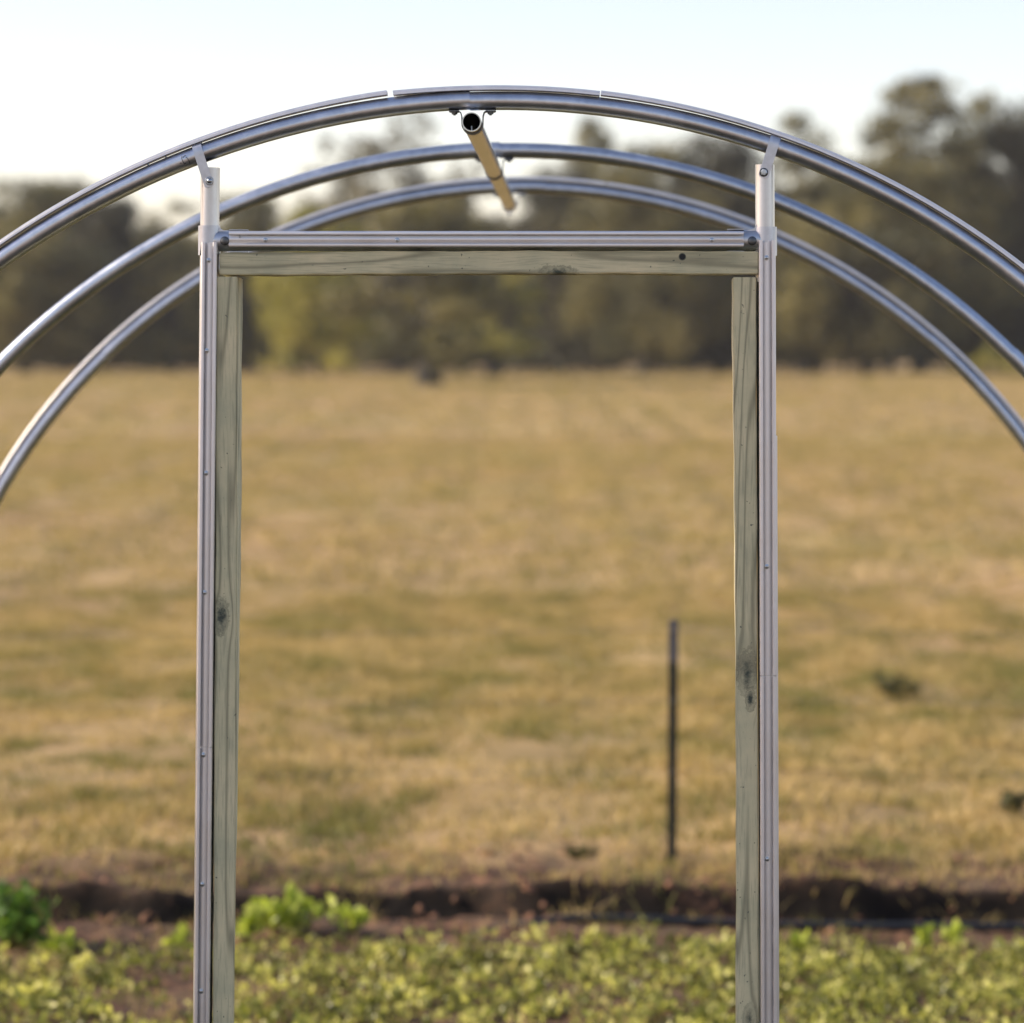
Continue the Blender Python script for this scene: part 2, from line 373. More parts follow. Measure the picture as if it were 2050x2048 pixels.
CH = [(-.0074, .0066), (-.0084, .0080), (-.0112, .0084), (-.0130, .0078), (-.0133, .0056), (-.0140, .0050), (-.0143, .0014), (-.0112, .0008), (-.0036, .0008), (-.0026, .0013), (.0026, .0013), (.0036, .0008), (.0112, .0008), (.0143, .0014), (.0140, .0050), (.0133, .0056), (.0130, .0078), (.0112, .0084), (.0084, .0080), (.0074, .0066)]
def thick(poly, th):
    n = len(poly); L_ = []; R2 = []
    for i, (x, y) in enumerate(poly):
        a = poly[max(i - 1, 0)]; b_ = poly[min(i + 1, n - 1)]; dx, dy = b_[0] - a[0], b_[1] - a[1]; l = math.hypot(dx, dy)
        nx_, ny_ = -dy / l * th / 2, dx / l * th / 2
        L_.append((x + nx_, y + ny_)); R2.append((x - nx_, y - ny_))
    return L_ + R2[::-1]
CHP = thick(CH, .0010)
def sweep(mb, prof, path):
    """path: list of (origin, A, B)"""
    mb.rings([[o + A * x + B * y for x, y in prof] for o, A, B in path], True, True)

def screw(origin, axis, parent, name='screw', r=.0036):
    m = MB(); m.lathe(origin, axis, [(0, r * 1.25), (.0008, r * 1.25), (.001, r * .85), (.0034, r * .8), (.0040, r * .5)], 14)
    return m.build(name, M['bolt'], parent)

# hoops: pipe in swaged lengths, each length slips into the next
joints = [[-1.57, -.72, .0131, .74, 1.57], [-1.57, -.80, -.0035, .79, 1.57], [-1.57, -.775, .02, .70, 1.57]]
hoops = []
for hi, h in enumerate(HOOPS):
    mb = MB(); js = joints[hi]
    for k in range(4):
        t0, t1 = js[k], js[k + 1]
        n = max(8, int((t1 - t0) / .022)); r = RP * (1.0 if k % 2 else .975)
        ts = [t0 + (t1 - t0) * i / n for i in range(n + 1)]
        pts = [hoop_pt(h, x) for x in ts]
        if k == 0: pts = [Vector((pts[0].x, h[0], -.05)), Vector((pts[0].x, h[0], .4))] + pts
        if k == 3: pts = pts + [Vector((pts[-1].x, h[0], .4)), Vector((pts[-1].x, h[0], -.05))]
        # small scatter so that joints sit a hair out of line
        o = Vector((0, 0, .0009 * (1 if k % 2 else -1)))
        tube_wall(mb, [q + o for q in pts], r)
    hp = mb.build('hoop', M['galv'], frame); hoops.append(hp)
    hp['label'] = ['front hoop carrying three lengths of lock channel', 'middle hoop of bare pipe', 'rear hoop with lock channel along its top'][hi]

def hoop_channel(hi, t0, t1, lift0=0.0, lift1=0.0, mat='alu', mid=0.0):
    h = HOOPS[hi]; n = max(6, int((t1 - t0) / .02)); path = []
    for i in range(n + 1):
        s = i / n; t_ = t0 + (t1 - t0) * s; nn = hoop_nrm(h, t_)
        lift = RP + .0004 + lift0 * (1 - s) ** 3 + lift1 * s ** 3 + .0005 * math.sin(9 * t_ + hi) + mid
        path.append((hoop_pt(h, t_) + nn * lift, Vector((0, 1, 0)), nn))
    m = MB(); sweep(m, CHP, path); return m.build('lock_channel', M[mat], hoops[hi])
def t_of(hi, px):
    h = HOOPS[hi]; u, _w = L(px, 300, h[0]); return math.asin(max(-1, min(1, (u - h[2]) / h[1])))
ta, tb, tc_, td = t_of(0, 779), t_of(0, 791), t_of(0, 1198), t_of(0, 1200)
hoop_channel(0, -.95, ta, 0, .0030, 'alu', .0012); hoop_channel(0, tb, tc_, .0035, 0, 'alu', -.0014); hoop_channel(0, td, 1.2, 0, 0, 'alu', -.0003)
te = t_of(2, 1211)
hoop_channel(2, -1.25, te - .001); hoop_channel(2, te + .001, 1.25)
for px in (610, 700):       # screw tips showing in the gap under the front channel
    tt = t_of(0, px) ; 
    tt = t_of(0, 305 if px == 610 else 340); nn = hoop_nrm(HOOPS[0], tt)
    screw(hoop_pt(HOOPS[0], tt) + nn * (RP - .001), nn, hoops[0], r=.0024)
# little ink mark on the front hoop
def on_hoop(px, py):
    q = P3(px, py, -RP); tt = t_of(0, px); c_ = hoop_pt(HOOPS[0], tt); nn = hoop_nrm(HOOPS[0], tt)
    d = (q - c_); a = max(-.95, min(.95, (d.dot(nn)) / RP)); return c_ + nn * (a * RP * 1.0) + (q - c_ - nn * d.dot(nn)) * Vector((1, 0, 1)) + Vector((0, -math.sqrt(1 - a * a) * RP - .0002, 0))
m = MB()
for st in ([(364, 312), (363.5, 317), (366, 323), (369, 328), (372, 327)], [(366, 316), (369, 312), (372, 311)], [(372, 314), (376, 318), (379, 323), (379, 327)], [(360, 327), (363, 326)]):
    m.tube([on_hoop(*q) for q in st], .0007, 6)
m.build('ink_mark', M['ink'], hoops[0])

# ridge pipe and its clamps
a0 = P3(944, 244, -.045); a1 = P3(1021, 411, 2.50)
rp = MB(); n = 30
pts = [a0.lerp(a1, i / n) for i in range(n + 1)]
tube_wall(rp, pts[:18], RP); tube_wall(rp, [q for q in pts[17:]], RP * .97)
ridge = rp.build('ridge_pipe', M['ridge'], frame)
m = MB(); q = a0.lerp(a1, .012); m.lathe(q + Vector((-.001, .0, -RP + .002)), (0, 0, 1), [(0, .0018), (.010, .0018), (.0105, .001)], 10)
m.build('screw_tip', M['bolt'], ridge)
m = MB(); q = a0.lerp(a1, .985); m.lathe(q + Vector((0, 0, -RP)), (0, 0, -1), [(0, .0075), (.002, .0075), (.0021, .005), (.008, .005), (.009, .003)], 12)
m.build('bolt', M['bolt'], ridge)
for hi, h in enumerate(HOOPS):
    s = (h[0] - a0.y) / (a1.y - a0.y); pc = a0.lerp(a1, s); rr = RP + .0014
    topw = hoop_pt(h, math.asin((pc.x - h[2]) / h[1])).z - RP - .0018
    path2 = [(-.041, topw), (-.024, topw), (-.0205, topw - .0025), (-rr - .0004, topw - .009)]
    path2 += [(rr * math.cos(x), pc.z + rr * math.sin(x)) for x in [math.pi + math.pi * k / 16 for k in range(17)]]
    path2 += [(rr + .0004, topw - .009), (.0205, topw - .0025), (.024, topw), (.041, topw)]
    prof = thick([(x, z) for x, z in path2], .0018)
    mb = MB(); mb.rings([[Vector((pc.x + x, pc.y + yy, z)) for x, z in prof] for yy in (-.011, .011)], True, True)
    cl = mb.build('ridge_clamp', M['dark_steel'] if hi < 2 else M['strap'], frame)
    for sx in (-1, 1):
        b_ = MB(); o = Vector((pc.x + sx * .0315, pc.y, topw - .001))
        b_.lathe(o, (0, 0, -1), [(0, .0088), (.0013, .0088), (.0014, .0055), (.0040, .0054), (.0044, .0045)], 6)
        b_.lathe(o + Vector((0, 0, -.0042)), (0, 0, -1), [(0, .0024), (.002, .0022)], 8)
        b_.build('bolt', M['dark_steel'], cl)

# doorway posts
def post(top, bot, ch_top, ch_bot, ch_y0, screws, sleeve, side):
    A = P3(*top); Bq = P3(*bot); d = (Bq - A); B = A + d * ((A.z + .05) / (A.z - Bq.z))
    mb = MB(); tube_wall(mb, [A, A.lerp(B, .5), B], RP); po = mb.build('doorway_post', M['galv_post'], frame)
    # lock channel screwed up the face
    C0 = P3(ch_top, ch_y0, -RP - .0008); C1 = P3(ch_bot, 2048, -RP - .0008); dd = C1 - C0; C1 = C0 + dd * ((C0.z - .03) / (C0.z - C1.z))
    spl = C0.lerp(C1, .42 if side < 0 else .36)
    X1 = Vector((1, 0, 0)); OUT = Vector((0, -1, 0)); k = 1.0 if side > 0 else .94
    for q0, q1, o in ((C0, spl, 0), (spl + Vector((0, 0, -.0015)), C1, .0003)):
        mm = MB(); sweep(mm, [(x * k, y) for x, y in CHP], [(q0 + OUT * o, X1, OUT), (q1 + OUT * o, X1, OUT)]); mm.build('lock_channel', M['alu'], po)
    for (sx, sy) in screws:
        q = P3(sx, sy, -RP - .0030); screw(q, (0, -1, 0), po)
    return po, A, B
lp, lA, lB = post((421, 336), (405.5, 2048), 419.8, 404.5, 485, [(417.6, 521), (413.7, 702), (412.4, 947), (409.6, 1186), (407, 1511), (405, 1770), (402.8, 1984)], None, -1)
rp_, rA, rB = post((1531, 330), (1540.5, 2048), 1535.8, 1539.5, 481, [(1534.5, 516), (1535, 1134), (1535.5, 1719.5)], None, 1)
# side channel hugging the outer flank of the right post
q0 = P3(1553.5, 872, 0); q1 = P3(1557.5, 2048, 0); q1 = q0 + (q1 - q0) * ((q0.z - .03) / (q0.z - q1.z))
m = MB(); sweep(m, [(x, y) for x, y in CHP], [(q0 + Vector((-.0018, 0, 0)), Vector((0, 1, 0)), Vector((.38, 0, 0))), (q1 + Vector((-.0018, 0, 0)), Vector((0, 1, 0)), Vector((.38, 0, 0)))])
o = m.build('lock_channel', M['alu'], rp_)

# crossbar with its channel
c0 = P3(421, 482.7); c1 = P3(1532, 482.7)
mb = MB(); tube_wall(mb, [c0, c0.lerp(c1, .5), c1], .0175); cb = mb.build('crossbar', M['galv_post'], frame)
mb = MB(); UP = Vector((0, 0, 1)); e0 = P3(459, 478.9, -.0178); e1 = P3(1488.5, 478.9, -.0178)
sweep(mb, [(x * .97, y) for x, y in CHP], [(e0, UP, Vector((0, -1, 0))), (e0.lerp(e1, .5), UP, Vector((0, -1, 0))), (e1, UP, Vector((0, -1, 0)))])
mb.build('lock_channel', M['alu_h'], cb)
for sx, sy, r in ((531.3, 480.5, .0034), (480, 473.5, .0016), (795, 480.5, .0036), (1425, 480.3, .0034)):
    screw(P3(sx, sy, -.0202), (0, -1, 0), cb, r=r)

# tee fittings
def tee(side, postx, y0, y1, ybf, arm_x, plate_x, bolt_px, bolt_mat):
    mb = MB(); c = P3(postx, 0); r = .0196
    zt = P3(postx, y0).z; zb = P3(postx, y1).z; zf = P3(postx, ybf).z
    px_ = P3(postx, y0).x
    # sleeve whose front is cut back where the channel starts
    n = 36; outer_t = []; outer_b = []; inner_t = []; inner_b = []
    for k in range(n):
        a = 2 * math.pi * k / n; dx, dy = math.cos(a), math.sin(a)
        front = (dy < -.72)
        zz = zf if front else zb
        outer_t.append(Vector((px_ + dx * r * (.985), dy * r, zt))); outer_b.append(Vector((px_ + dx * r, dy * r, zz)))
        inner_t.append(Vector((px_ + dx * (RP + .0002), dy * (RP + .0002), zt))); inner_b.append(Vector((px_ + dx * (RP + .0002), dy * (RP + .0002), zz)))
    mb.rings([inner_b, inner_t, outer_t, outer_b, inner_b], True, False)
    # arm sleeve
    cz = P3(0, 482.7).z; x0 = px_ + (.012 if side < 0 else -.012); x1 = P3(arm_x, 482).x; x2 = P3(plate_x, 482).x
    rr = .0184
    mb.tube([Vector((x0, 0, cz)), Vector((x1, 0, cz))], rr, 32, True)
    pr = thick([(.0192 * math.cos(a), .0192 * math.sin(a)) for a in [R_(-100) + R_(200) * k / 20 for k in range(21)]], .0016)
    mb.rings([[Vector((xx, y, cz + z)) for y, z in pr] for xx in (x1, x2)], True, True)
    # web in the upper corner
    sgn = 1 if side < 0 else -1; w0 = px_ + sgn * r * .84; arc = []
    R3 = .017
    cc = Vector((w0 + sgn * R3, 0, cz + rr * .93 + R3 * .62))
    pts2 = [(w0 - sgn * .008, cz), (w0 - sgn * .008, cc.z)] + [(cc.x - sgn * R3 * math.cos(a), cc.z - R3 * .62 * math.sin(a)) for a in [math.pi / 2 * k / 8 for k in range(9)]] + [(cc.x, cz)]
    mb.rings([[Vector((x, y, z)) for x, z in pts2] for y in (-.0085, -.004, .004, .0085)], True, True)
    o = mb.build('tee_fitting', M['fitting'], frame, angle=40)
    b_ = MB(); q = P3(bolt_px, 482.2, -rr + .001)
    b_.lathe(q, (0, -1, 0), [(0, .0078), (.0012, .0080), (.003, .0074), (.0045, .0052), (.005, .002)], 20)
    b_.build('bolt', M[bolt_mat], o)
tee(-1, 419, 452, 511, 488, 459, 497, 450, 'dark_steel')
tee(1, 1533, 454.5, 512, 486, 1488.7, 1456, 1505.8, 'dark_steel')

# swing straps from the hoop to the post tops
def strap(C, Bt, width, boltp, hexa):
    c3 = P3(C[0], C[1], 0); e3 = P3(Bt[0], Bt[1], 0); d = (e3 - c3).normalized(); ln = (e3 - c3).length
    side = Vector((d.z, 0, -d.x)); R0 = RP + .0013; path = []
    for k in range(13):
        a = R_(200) * k / 12     # from behind, over the top, to the front
        cc = math.pi + R_(10) - a if False else None
        ang = R_(-20) + R_(200) * k / 12
        path.append((-math.sin(ang) * R0, math.cos(ang) * R0))     # (along d, v)
    path += [(.006, -R0), (ln * .45, -R0 - .0003), (ln * .8, -R0 + .0000)]
    ths = .0020; mb = MB(); rings = []
    allp = [(c3 + d * s + Vector((0, v, 0)), width / 2) for s, v in path]
    hw = width / 2
    for k in range(9):                           # rounded tip
        a = R_(90) * k / 8; allp.append((c3 + d * (ln - hw * .55 + hw * .55 * math.sin(a)) + Vector((0, -R0, 0)), hw * max(.30, math.cos(a) ** .6 if a < R_(89) else .30)))
    for i, (q, wd) in enumerate(allp):
        a = allp[max(i - 1, 0)][0]; b_ = allp[min(i + 1, len(allp) - 1)][0]; tt = (b_ - a).normalized(); nn = side.cross(tt).normalized()
        rings.append([q + side * wd + nn * ths / 2, q - side * wd + nn * ths / 2, q - side * wd - nn * ths / 2, q + side * wd - nn * ths / 2])
    mb.rings(rings, True, True); o = mb.build('swing_strap', M['strap'], frame)
    q = P3(boltp[0], boltp[1], -R0 - .001); b_ = MB()
    wm = MB(); wm.lathe(q, (0, -1, 0), [(0, .0076), (.0010, .0078), (.0014, .0072), (.0014, .0066), (.0009, .0060)], 28); wm.build('washer', M['dark_steel'] if hexa else M['bolt'], o)
    if hexa:
        b_.lathe(q + Vector((0, -.0015, 0)), (0, -1, 0), [(0, .0060), (.0042, .0060), (.0050, .0050)], 6); b_.lathe(q + Vector((0, -.006, 0)), (0, -1, 0), [(0, .003), (.004, .0028)], 10)
    else:
        b_.lathe(q + Vector((0, -.0015, 0)), (0, -1, 0), [(0, .0050), (.0015, .0046), (.003, .003), (.0036, .0012)], 18)
    b_.build('bolt', M['bolt'], o)
strap((399.6, 305.5), (422.5, 376), .0165, (419.6, 362), False)
strap((1548, 289), (1526.3, 357), .0180, (1529, 345), True)

# ------------------------------------------------------------------ wooden door frame
wf = empty('wooden_door_frame', (CX, D1, 0), -PSI)
tag(wf, 'greenish treated timber door frame of two jambs and a header inside the metal doorway', 'door frame')
VW = -.018; DEP = .089
def board(name, secs, mat, axis, bev=.0018, extra=40):
    """secs: cross-sections (4 corners each) along the board; edges wander slightly like sawn timber"""
    mb = MB(); rings = []
    for i in range(extra + 1):
        s = i / extra * (len(secs) - 1); k = min(int(s), len(secs) - 2); f_ = s - k
        ring = [secs[k][j].lerp(secs[k + 1][j], f_) for j in range(4)]
        for j, q in enumerate(ring):
            wv = .0005 * math.sin(i * 1.7 + j * 2.1) + .0004 * math.sin(i * .63 + j)
            if axis == 'Z': q.x += wv
            else: q.z += wv
        rings.append(ring)
    mb.rings(rings, True, True)
    return mb.build(name, mat, wf, smooth=False, bevel=bev)
def jsec(x0, x1, py, tw=0.0):
    a = P3(x0, py, VW); b_ = P3(x1, py, VW); 
    return [a, b_, b_ + Vector((tw, DEP, 0)), a + Vector((tw, DEP, 0))]
def ext(s0, s1, z):
    return [a + (b_ - a) * ((a.z - z) / (a.z - b_.z)) for a, b_ in zip(s0, s1)]
def kpos(px, py): u, w_ = L(px, py, VW); return u, w_
s1 = jsec(433, 474.5, 554); s2 = jsec(431, 474.5, 1150, -.003); s3 = jsec(426, 469, 2048, -.011)
k1 = kpos(443, 1234)
board('jamb_board', [s1, s2, s3, ext(s2, s3, .0)], wood_mat('treated_pine_jamb', 'Z', 1, [(k1[0], k1[1], .0135, 1.2)]), 'Z')
s1 = jsec(1466.5, 1513.5, 555, .002); s2 = jsec(1473, 1516, 1150, .0015); s3 = jsec(1472.5, 1519.5, 2048, .007)
k2 = kpos(1496, 1350); k3 = kpos(1502, 1400); k4 = kpos(1500, 2040)
board('jamb_board', [s1, s2, s3, ext(s2, s3, .0)], wood_mat('treated_pine_jamb_dry', 'Z', 5, [(k2[0], k2[1], .018, .9), (k3[0], k3[1], .009, 1.3), (k4[0], k4[1], .012, .8)]), 'Z')
def hsec(px, y0, y1):
    a = P3(px, y0, VW); b_ = P3(px, y1, VW); return [a, b_, b_ + Vector((0, DEP, 0)), a + Vector((0, DEP, 0))]
kh = kpos(1116, 546); hh = kpos(1366, 514)
m = wood_mat('treated_pine_header', 'X', 9, [(kh[1] , kh[0], .0135, 1.2)], [(hh[1], hh[0], .0050)])
board('header_board', [hsec(439, 506, 550.5), hsec(800, 503, 548.5), hsec(1160, 502, 547), hsec(1519, 503, 549)], m, 'X')
# screws and a splinter on the timber
for px, py in ((1516, 560),):
    m = MB(); q = P3(px + 1.5, py, VW + .01); m.box(q, (.003, .02, .008)); m.build('wood_shim', plain('pale_shim', (.6, .55, .42), .7), wf, bevel=.0005)

# ------------------------------------------------------------------ trees
def tubes_np(segs, n=7):
    """segs: list of (pts list, radii)"""
    V = []; Fc = []; b_ = 0
    mb = MB()
    for pts, rad in segs: mb.tube(pts, rad, n, True)
    return mb
def leaf_quads(C, size, r_, flat=0.0):
    n = len(C); a = r_.normal(size=(n, 3)); a[:, 2] *= (1 - flat); a /= np.linalg.norm(a, axis=1)[:, None]
    b_ = r_.normal(size=(n, 3)); b_ -= (b_ * a).sum(1)[:, None] * a; b_ /= np.linalg.norm(b_, axis=1)[:, None]
    s = size * (.6 + .8 * r_.random(n))[:, None]
    V = np.stack([C - a * s, C + b_ * s * .45, C + a * s, C - b_ * s * .45], 1).reshape(-1, 3)
    return V, np.arange(4 * n).reshape(n, 4)
def make_tree(seed, leafmat, H=12., W=10., crown0=.10, nl=66, per=420, leaf=.16, sparse=0.0, lobe=(.9, 1.9), trunk_r=None):
    r_ = np.random.default_rng(seed)
    root = empty('tree')
    lob = []
    taper = (lambda h: 1.15 - .55 * h) if sparse else (lambda h: 1.0)
    for i in range(nl):
        h = r_.random() ** .85; zz = crown0 + (1 - crown0) * h
        prof = math.sin(math.pi * (.12 + .80 * h) ** .8) ** .6
        ang = r_.random() * 2 * math.pi; rad = W / 2 * prof * taper(h) * math.sqrt(r_.random()) * .85
        lr = (lobe[0] + (lobe[1] - lobe[0]) * r_.random()) * (W / 10) * (1 - .45 * h * (1 if sparse else .6))
        lob.append((rad * math.cos(ang), rad * math.sin(ang), zz * H - lr * .6, lr))
    C = []; T = []
    for (x, y, z, lr) in lob:
        k = int(per * (lr / 1.4) ** 2)
        d = r_.normal(size=(k, 3)); d /= np.linalg.norm(d, axis=1)[:, None]
        # ragged lobes: radius wobbles with direction
        rad = lr * (.35 + .75 * r_.random(k) ** .8) * (1 + .45 * np.sin(3.1 * d[:, 0] * 2 + x) * np.cos(2.7 * d[:, 1] * 2 + y))
        p_ = d * rad[:, None] * np.array([1, 1, .72]) + np.array([x, y, z])
        C.append(p_); T.append(np.clip(r_.normal(.5, .22) + r_.normal(0, .15, k), 0, 1))
    C = np.concatenate(C); T = np.concatenate(T); keep = C[:, 2] > .25
    C = C[keep]; T = T[keep]
    zmax = float(np.percentile(C[:, 2], 99.3)); wmax = 2 * float(np.percentile(np.abs(C[:, 0]), 98))
    V, fc_ = leaf_quads(C, leaf, r_)
    np_mesh('crown', V, fc_, leafmat, T, root)
    segs = []; tr = .028 * H * (.8 + .4 * r_.random()); fork = H * (crown0 + .12)
    if trunk_r: tr = trunk_r
    lean = Vector((r_.normal(0, .3), r_.normal(0, .3), 0))
    segs.append(([Vector((0, 0, -.3)), Vector((0, 0, .3)) + lean * .1, lean * .6 + Vector((0, 0, fork * .6)), lean + Vector((0, 0, fork))], [tr * 1.5, tr * 1.05, tr * .9, tr * .8]))
    for i in r_.choice(len(lob), min(16, len(lob)), replace=False):
        x, y, z, lr = lob[i]; e = Vector((x, y, z)); s0 = lean + Vector((0, 0, min(fork * (.7 + .3 * r_.random()), z * .9)))
        mid = s0.lerp(e, .5) + Vector((r_.normal(0, .3), r_.normal(0, .3), .5))
        segs.append(([s0, mid, e], [tr * .45, tr * .25, tr * .07]))
    tubes_np(segs).build('trunk', M['bark'], root)
    root['H'] = zmax; root['W'] = wmax
    return root
protos = {
    'dark1': make_tree(11, M['oak_dark'], 12, 10, crown0=.05, nl=74), 'dark2': make_tree(12, M['oak_dark'], 12, 10, nl=60, crown0=.17),
    'olive1': make_tree(13, M['oak_olive'], 11, 10), 'olive2': make_tree(14, M['oak_olive'], 12, 8, nl=46),
    'yellow': make_tree(15, M['oak_yellow'], 7.5, 9.5, crown0=.06, nl=50), 'yellow2': make_tree(16, M['oak_yellow'], 8, 6, crown0=.22, nl=26, trunk_r=.42),
    'pale': make_tree(17, M['oak_pale'], 12, 8, nl=100, per=300, sparse=1, lobe=(.6, 1.3)),
    'tall': make_tree(28, M['oak_olive'], 14, 10, nl=150, per=300, sparse=1, lobe=(.5, 1.35)),
    'lone': make_tree(21, M['oak_olive'], 9, 8, crown0=.24, nl=46, trunk_r=.5),
    'bush': make_tree(19, M['oak_yellow'], 1.6, 4.0, crown0=.0, nl=16, per=400, leaf=.09, lobe=(1.2, 2.0)),
}
used = {}
def place_tree(kind, px, top, wpx, d, label, name='oak_tree', group='trees along the far edge of the pasture'):
    src = protos[kind]
    kids = [c for c in bpy.data.objects if c.parent == src]
    gz = float(ground_z(0, d)); x = (px - 1025) / F * d
    Ht = EYE + (HOR - top) / F * d - gz; Wd = wpx / F * d
    if kind not in used: r = src; used[kind] = 1; ch = kids
    else:
        r = src.copy(); col.objects.link(r); ch = []
        for c in kids:
            q = c.copy(); col.objects.link(q); q.parent = r; ch.append(q)
    r.name = name
    r.location = (x, d, gz); r.rotation_euler = (0, 0, (px * 7.3 + d) % 6.28)
    r.scale = (Wd / src['W'], Wd / src['W'], Ht / src['H'])
    tag(r, label, 'bush' if kind == 'bush' else 'tree', group)
    return r
T = [
 ('olive1', 50, 372, 330, 156, 'broad grey-green tree cut off by the left edge of the photo'),
 ('dark1', 130, 373, 250, 168, 'dark full tree at the left behind the grey-green one'),
 ('dark2', 205, 395, 190, 162, 'dark narrow tree just left of the sky gap left of the doorway'),
 ('olive2', 345, 412, 190, 158, 'olive tree seen just left of the left doorway post, right of the sky gap'),
 ('olive1', 490, 400, 230, 165, 'dull olive tree rising behind the left end of the header board'),
 ('yellow', 640, 425, 250, 147, 'yellow-green tree with foliage down to the grass, just inside the left jamb'),
 ('pale', 800, 238, 340, 178, 'tall pale thin-leaved tree behind the ridge pipe with sky showing through it'),
 ('lone', 857, 400, 330, 122, 'olive tree nearest the camera with its bare dark trunk standing out in the pasture'),
 ('pale', 690, 285, 240, 181, 'lower pale thin-leaved tree behind the left half of the crossbar'),
 ('pale', 925, 330, 220, 183, 'pale thin-leaved tree right of the end of the ridge pipe'),
 ('yellow2', 990, 520, 190, 146, 'small yellowing tree in the middle of the doorway right of the bare dark trunk'),
 ('tall', 1185, 245, 190, 172, 'thin-topped tree rising between ridge pipe and right doorway post'),
 ('dark1', 1120, 350, 260, 160, 'dark tree in the middle of the doorway, right of the small yellowing tree'),
 ('olive1', 1290, 300, 280, 155, 'dull olive bushy tree framed in the right third of the doorway'),
 ('dark1', 1440, 283, 320, 160, 'dark round tree directly behind the top of the right jamb'),
 ('olive2', 1610, 243, 300, 166, 'olive-topped tree just right of the right doorway post'),
 ('tall', 1840, 165, 380, 158, 'tallest tree with ragged thin top near the upper right corner'),
 ('olive1', 1740, 330, 330, 152, 'grey-green low tree below and left of the tallest tree'),
 ('dark1', 2040, 225, 260, 160, 'dark tree cut off by the right edge of the photo'),
 ('olive2', 1960, 200, 260, 164, 'grey-green tree right behind the tallest tree near the right edge'),
 ('bush', 1985, 688, 190, 143, 'low yellow-green bush at the foot of the trees by the right edge'),
]
for k, px, top, wpx, d, lb in T:
    place_tree(k, px, top, wpx, d, lb, 'low_bush' if k == 'bush' else 'oak_tree')
BACK = ['at the left edge of the photo', 'left of the sky gap at the left', 'below the sky gap at the left', 'just left of the left doorway post', 'behind the left doorway post',
        'just inside the left jamb', 'behind the yellow-green tree', 'behind the dark trunk standing in the pasture', 'under the end of the ridge pipe', 'right of the middle of the doorway',
        'in the right third of the doorway', 'behind the right jamb', 'just right of the right doorway post', 'below the left side of the tallest tree', 'below the tallest tree', 'at the right edge of the photo']
for i, bl in enumerate(BACK):
    px = -40 + i * 140
    k = 'dark1' if px < 1150 else 'dark2'
    top = 455 + 40 * math.sin(i * 2.3) if px < 1150 else 400 + 40 * math.sin(i * 1.7)
    if px < 330: top = max(top, 470)
    place_tree(k, px, top, 270, 190 + 12 * math.sin(i * 3.1), 'dark indistinct back-row tree ' + bl, 'oak_tree', 'trees of the back row')
# far wood behind the rows: one mass
r_ = np.random.default_rng(5); C = []; TT = []
for i in range(230):
    cx_ = r_.uniform(-110, 110); cy_ = r_.uniform(330, 352); lr = r_.uniform(2.0, 3.6); cz_ = r_.uniform(1.0, 9.0)
    k = 380; d = r_.normal(size=(k, 3)); d /= np.linalg.norm(d, axis=1)[:, None]
    C.append(d * (lr * (.5 + .5 * r_.random(k) ** .5))[:, None] + np.array([cx_, cy_, cz_ + 2.7])); TT.append(np.clip(r_.normal(.5, .2) + r_.normal(0, .1, k), 0, 1))
V, fc_ = leaf_quads(np.concatenate(C), .6, r_)
tag(np_mesh('far_woods', V, fc_, M['oak_dark'], np.concatenate(TT)), 'dark far wood closing the view behind the tree rows', 'woods', None, 'stuff')

# ------------------------------------------------------------------ pasture grass (uncountable)
def blades(N, y0, y1, per, hgt, wid, seed, thin=None, spread=.06, margin=1.6, thr=.36):
    r_ = np.random.default_rng(seed)
    yy = np.sqrt(r_.uniform(y0 * y0, y1 * y1, N)); half = yy * .165 + margin; xx = r_.uniform(-1, 1, N) * half
    den = vnoise(xx, yy * .6, .24, seed + 1) * .6 + vnoise(xx, yy * .6, 1.0, seed + 2) * .4
    keep = den + r_.uniform(-.25, .25, N) > thr
    if thin is not None: keep &= r_.random(N) < thin(xx, yy)
    xx, yy, den = xx[keep], yy[keep], den[keep]; n = len(xx)
    tt = .6 * vnoise(xx, yy * .5, .20, seed + 3) + .4 * vnoise(xx, yy * .5, .75, seed + 4)
    con = np.clip(1.9 - yy / 22, .45, 1.5); tt = np.clip((tt - .5) * con + .50 + r_.normal(0, .13, n), 0, 1)
    gx = np.repeat(xx, per) + r_.normal(0, spread, n * per); gy = np.repeat(yy, per) + r_.normal(0, spread, n * per)
    gz = ground_z(gx, gy) - .01; m_ = n * per
    H = hgt * np.repeat(.5 + .9 * den, per) * r_.uniform(.5, 1.25, m_)
    a = r_.uniform(0, 2 * np.pi, m_); lean = r_.uniform(.2, 1.2, m_) * H
    dx, dy = np.cos(a) * lean, np.sin(a) * lean; a2 = r_.uniform(0, np.pi, m_); wx, wy = np.cos(a2) * wid / 2, np.sin(a2) * wid / 2
    B0 = np.stack([gx - wx, gy - wy, gz], -1); B1 = np.stack([gx + wx, gy + wy, gz], -1)
    M0 = np.stack([gx + dx * .4 + wx * .8, gy + dy * .4 + wy * .8, gz + H * .6], -1); M1 = np.stack([gx + dx * .4 - wx * .8, gy + dy * .4 - wy * .8, gz + H * .6], -1)
    T0 = np.stack([gx + dx + wx * .15, gy + dy + wy * .15, gz + H], -1); T1 = np.stack([gx + dx - wx * .15, gy + dy - wy * .15, gz + H], -1)
    V = np.stack([B0, B1, M0, M1, T0, T1], 1).reshape(-1, 3); k = np.arange(m_)[:, None] * 6
    fc_ = np.stack([k + [0, 1, 2, 3], k + [3, 2, 4, 5]], 1).reshape(-1, 4)
    return V, fc_, np.repeat(np.clip(np.repeat(tt, per) + r_.normal(0, .1, m_), 0, 1), 2)
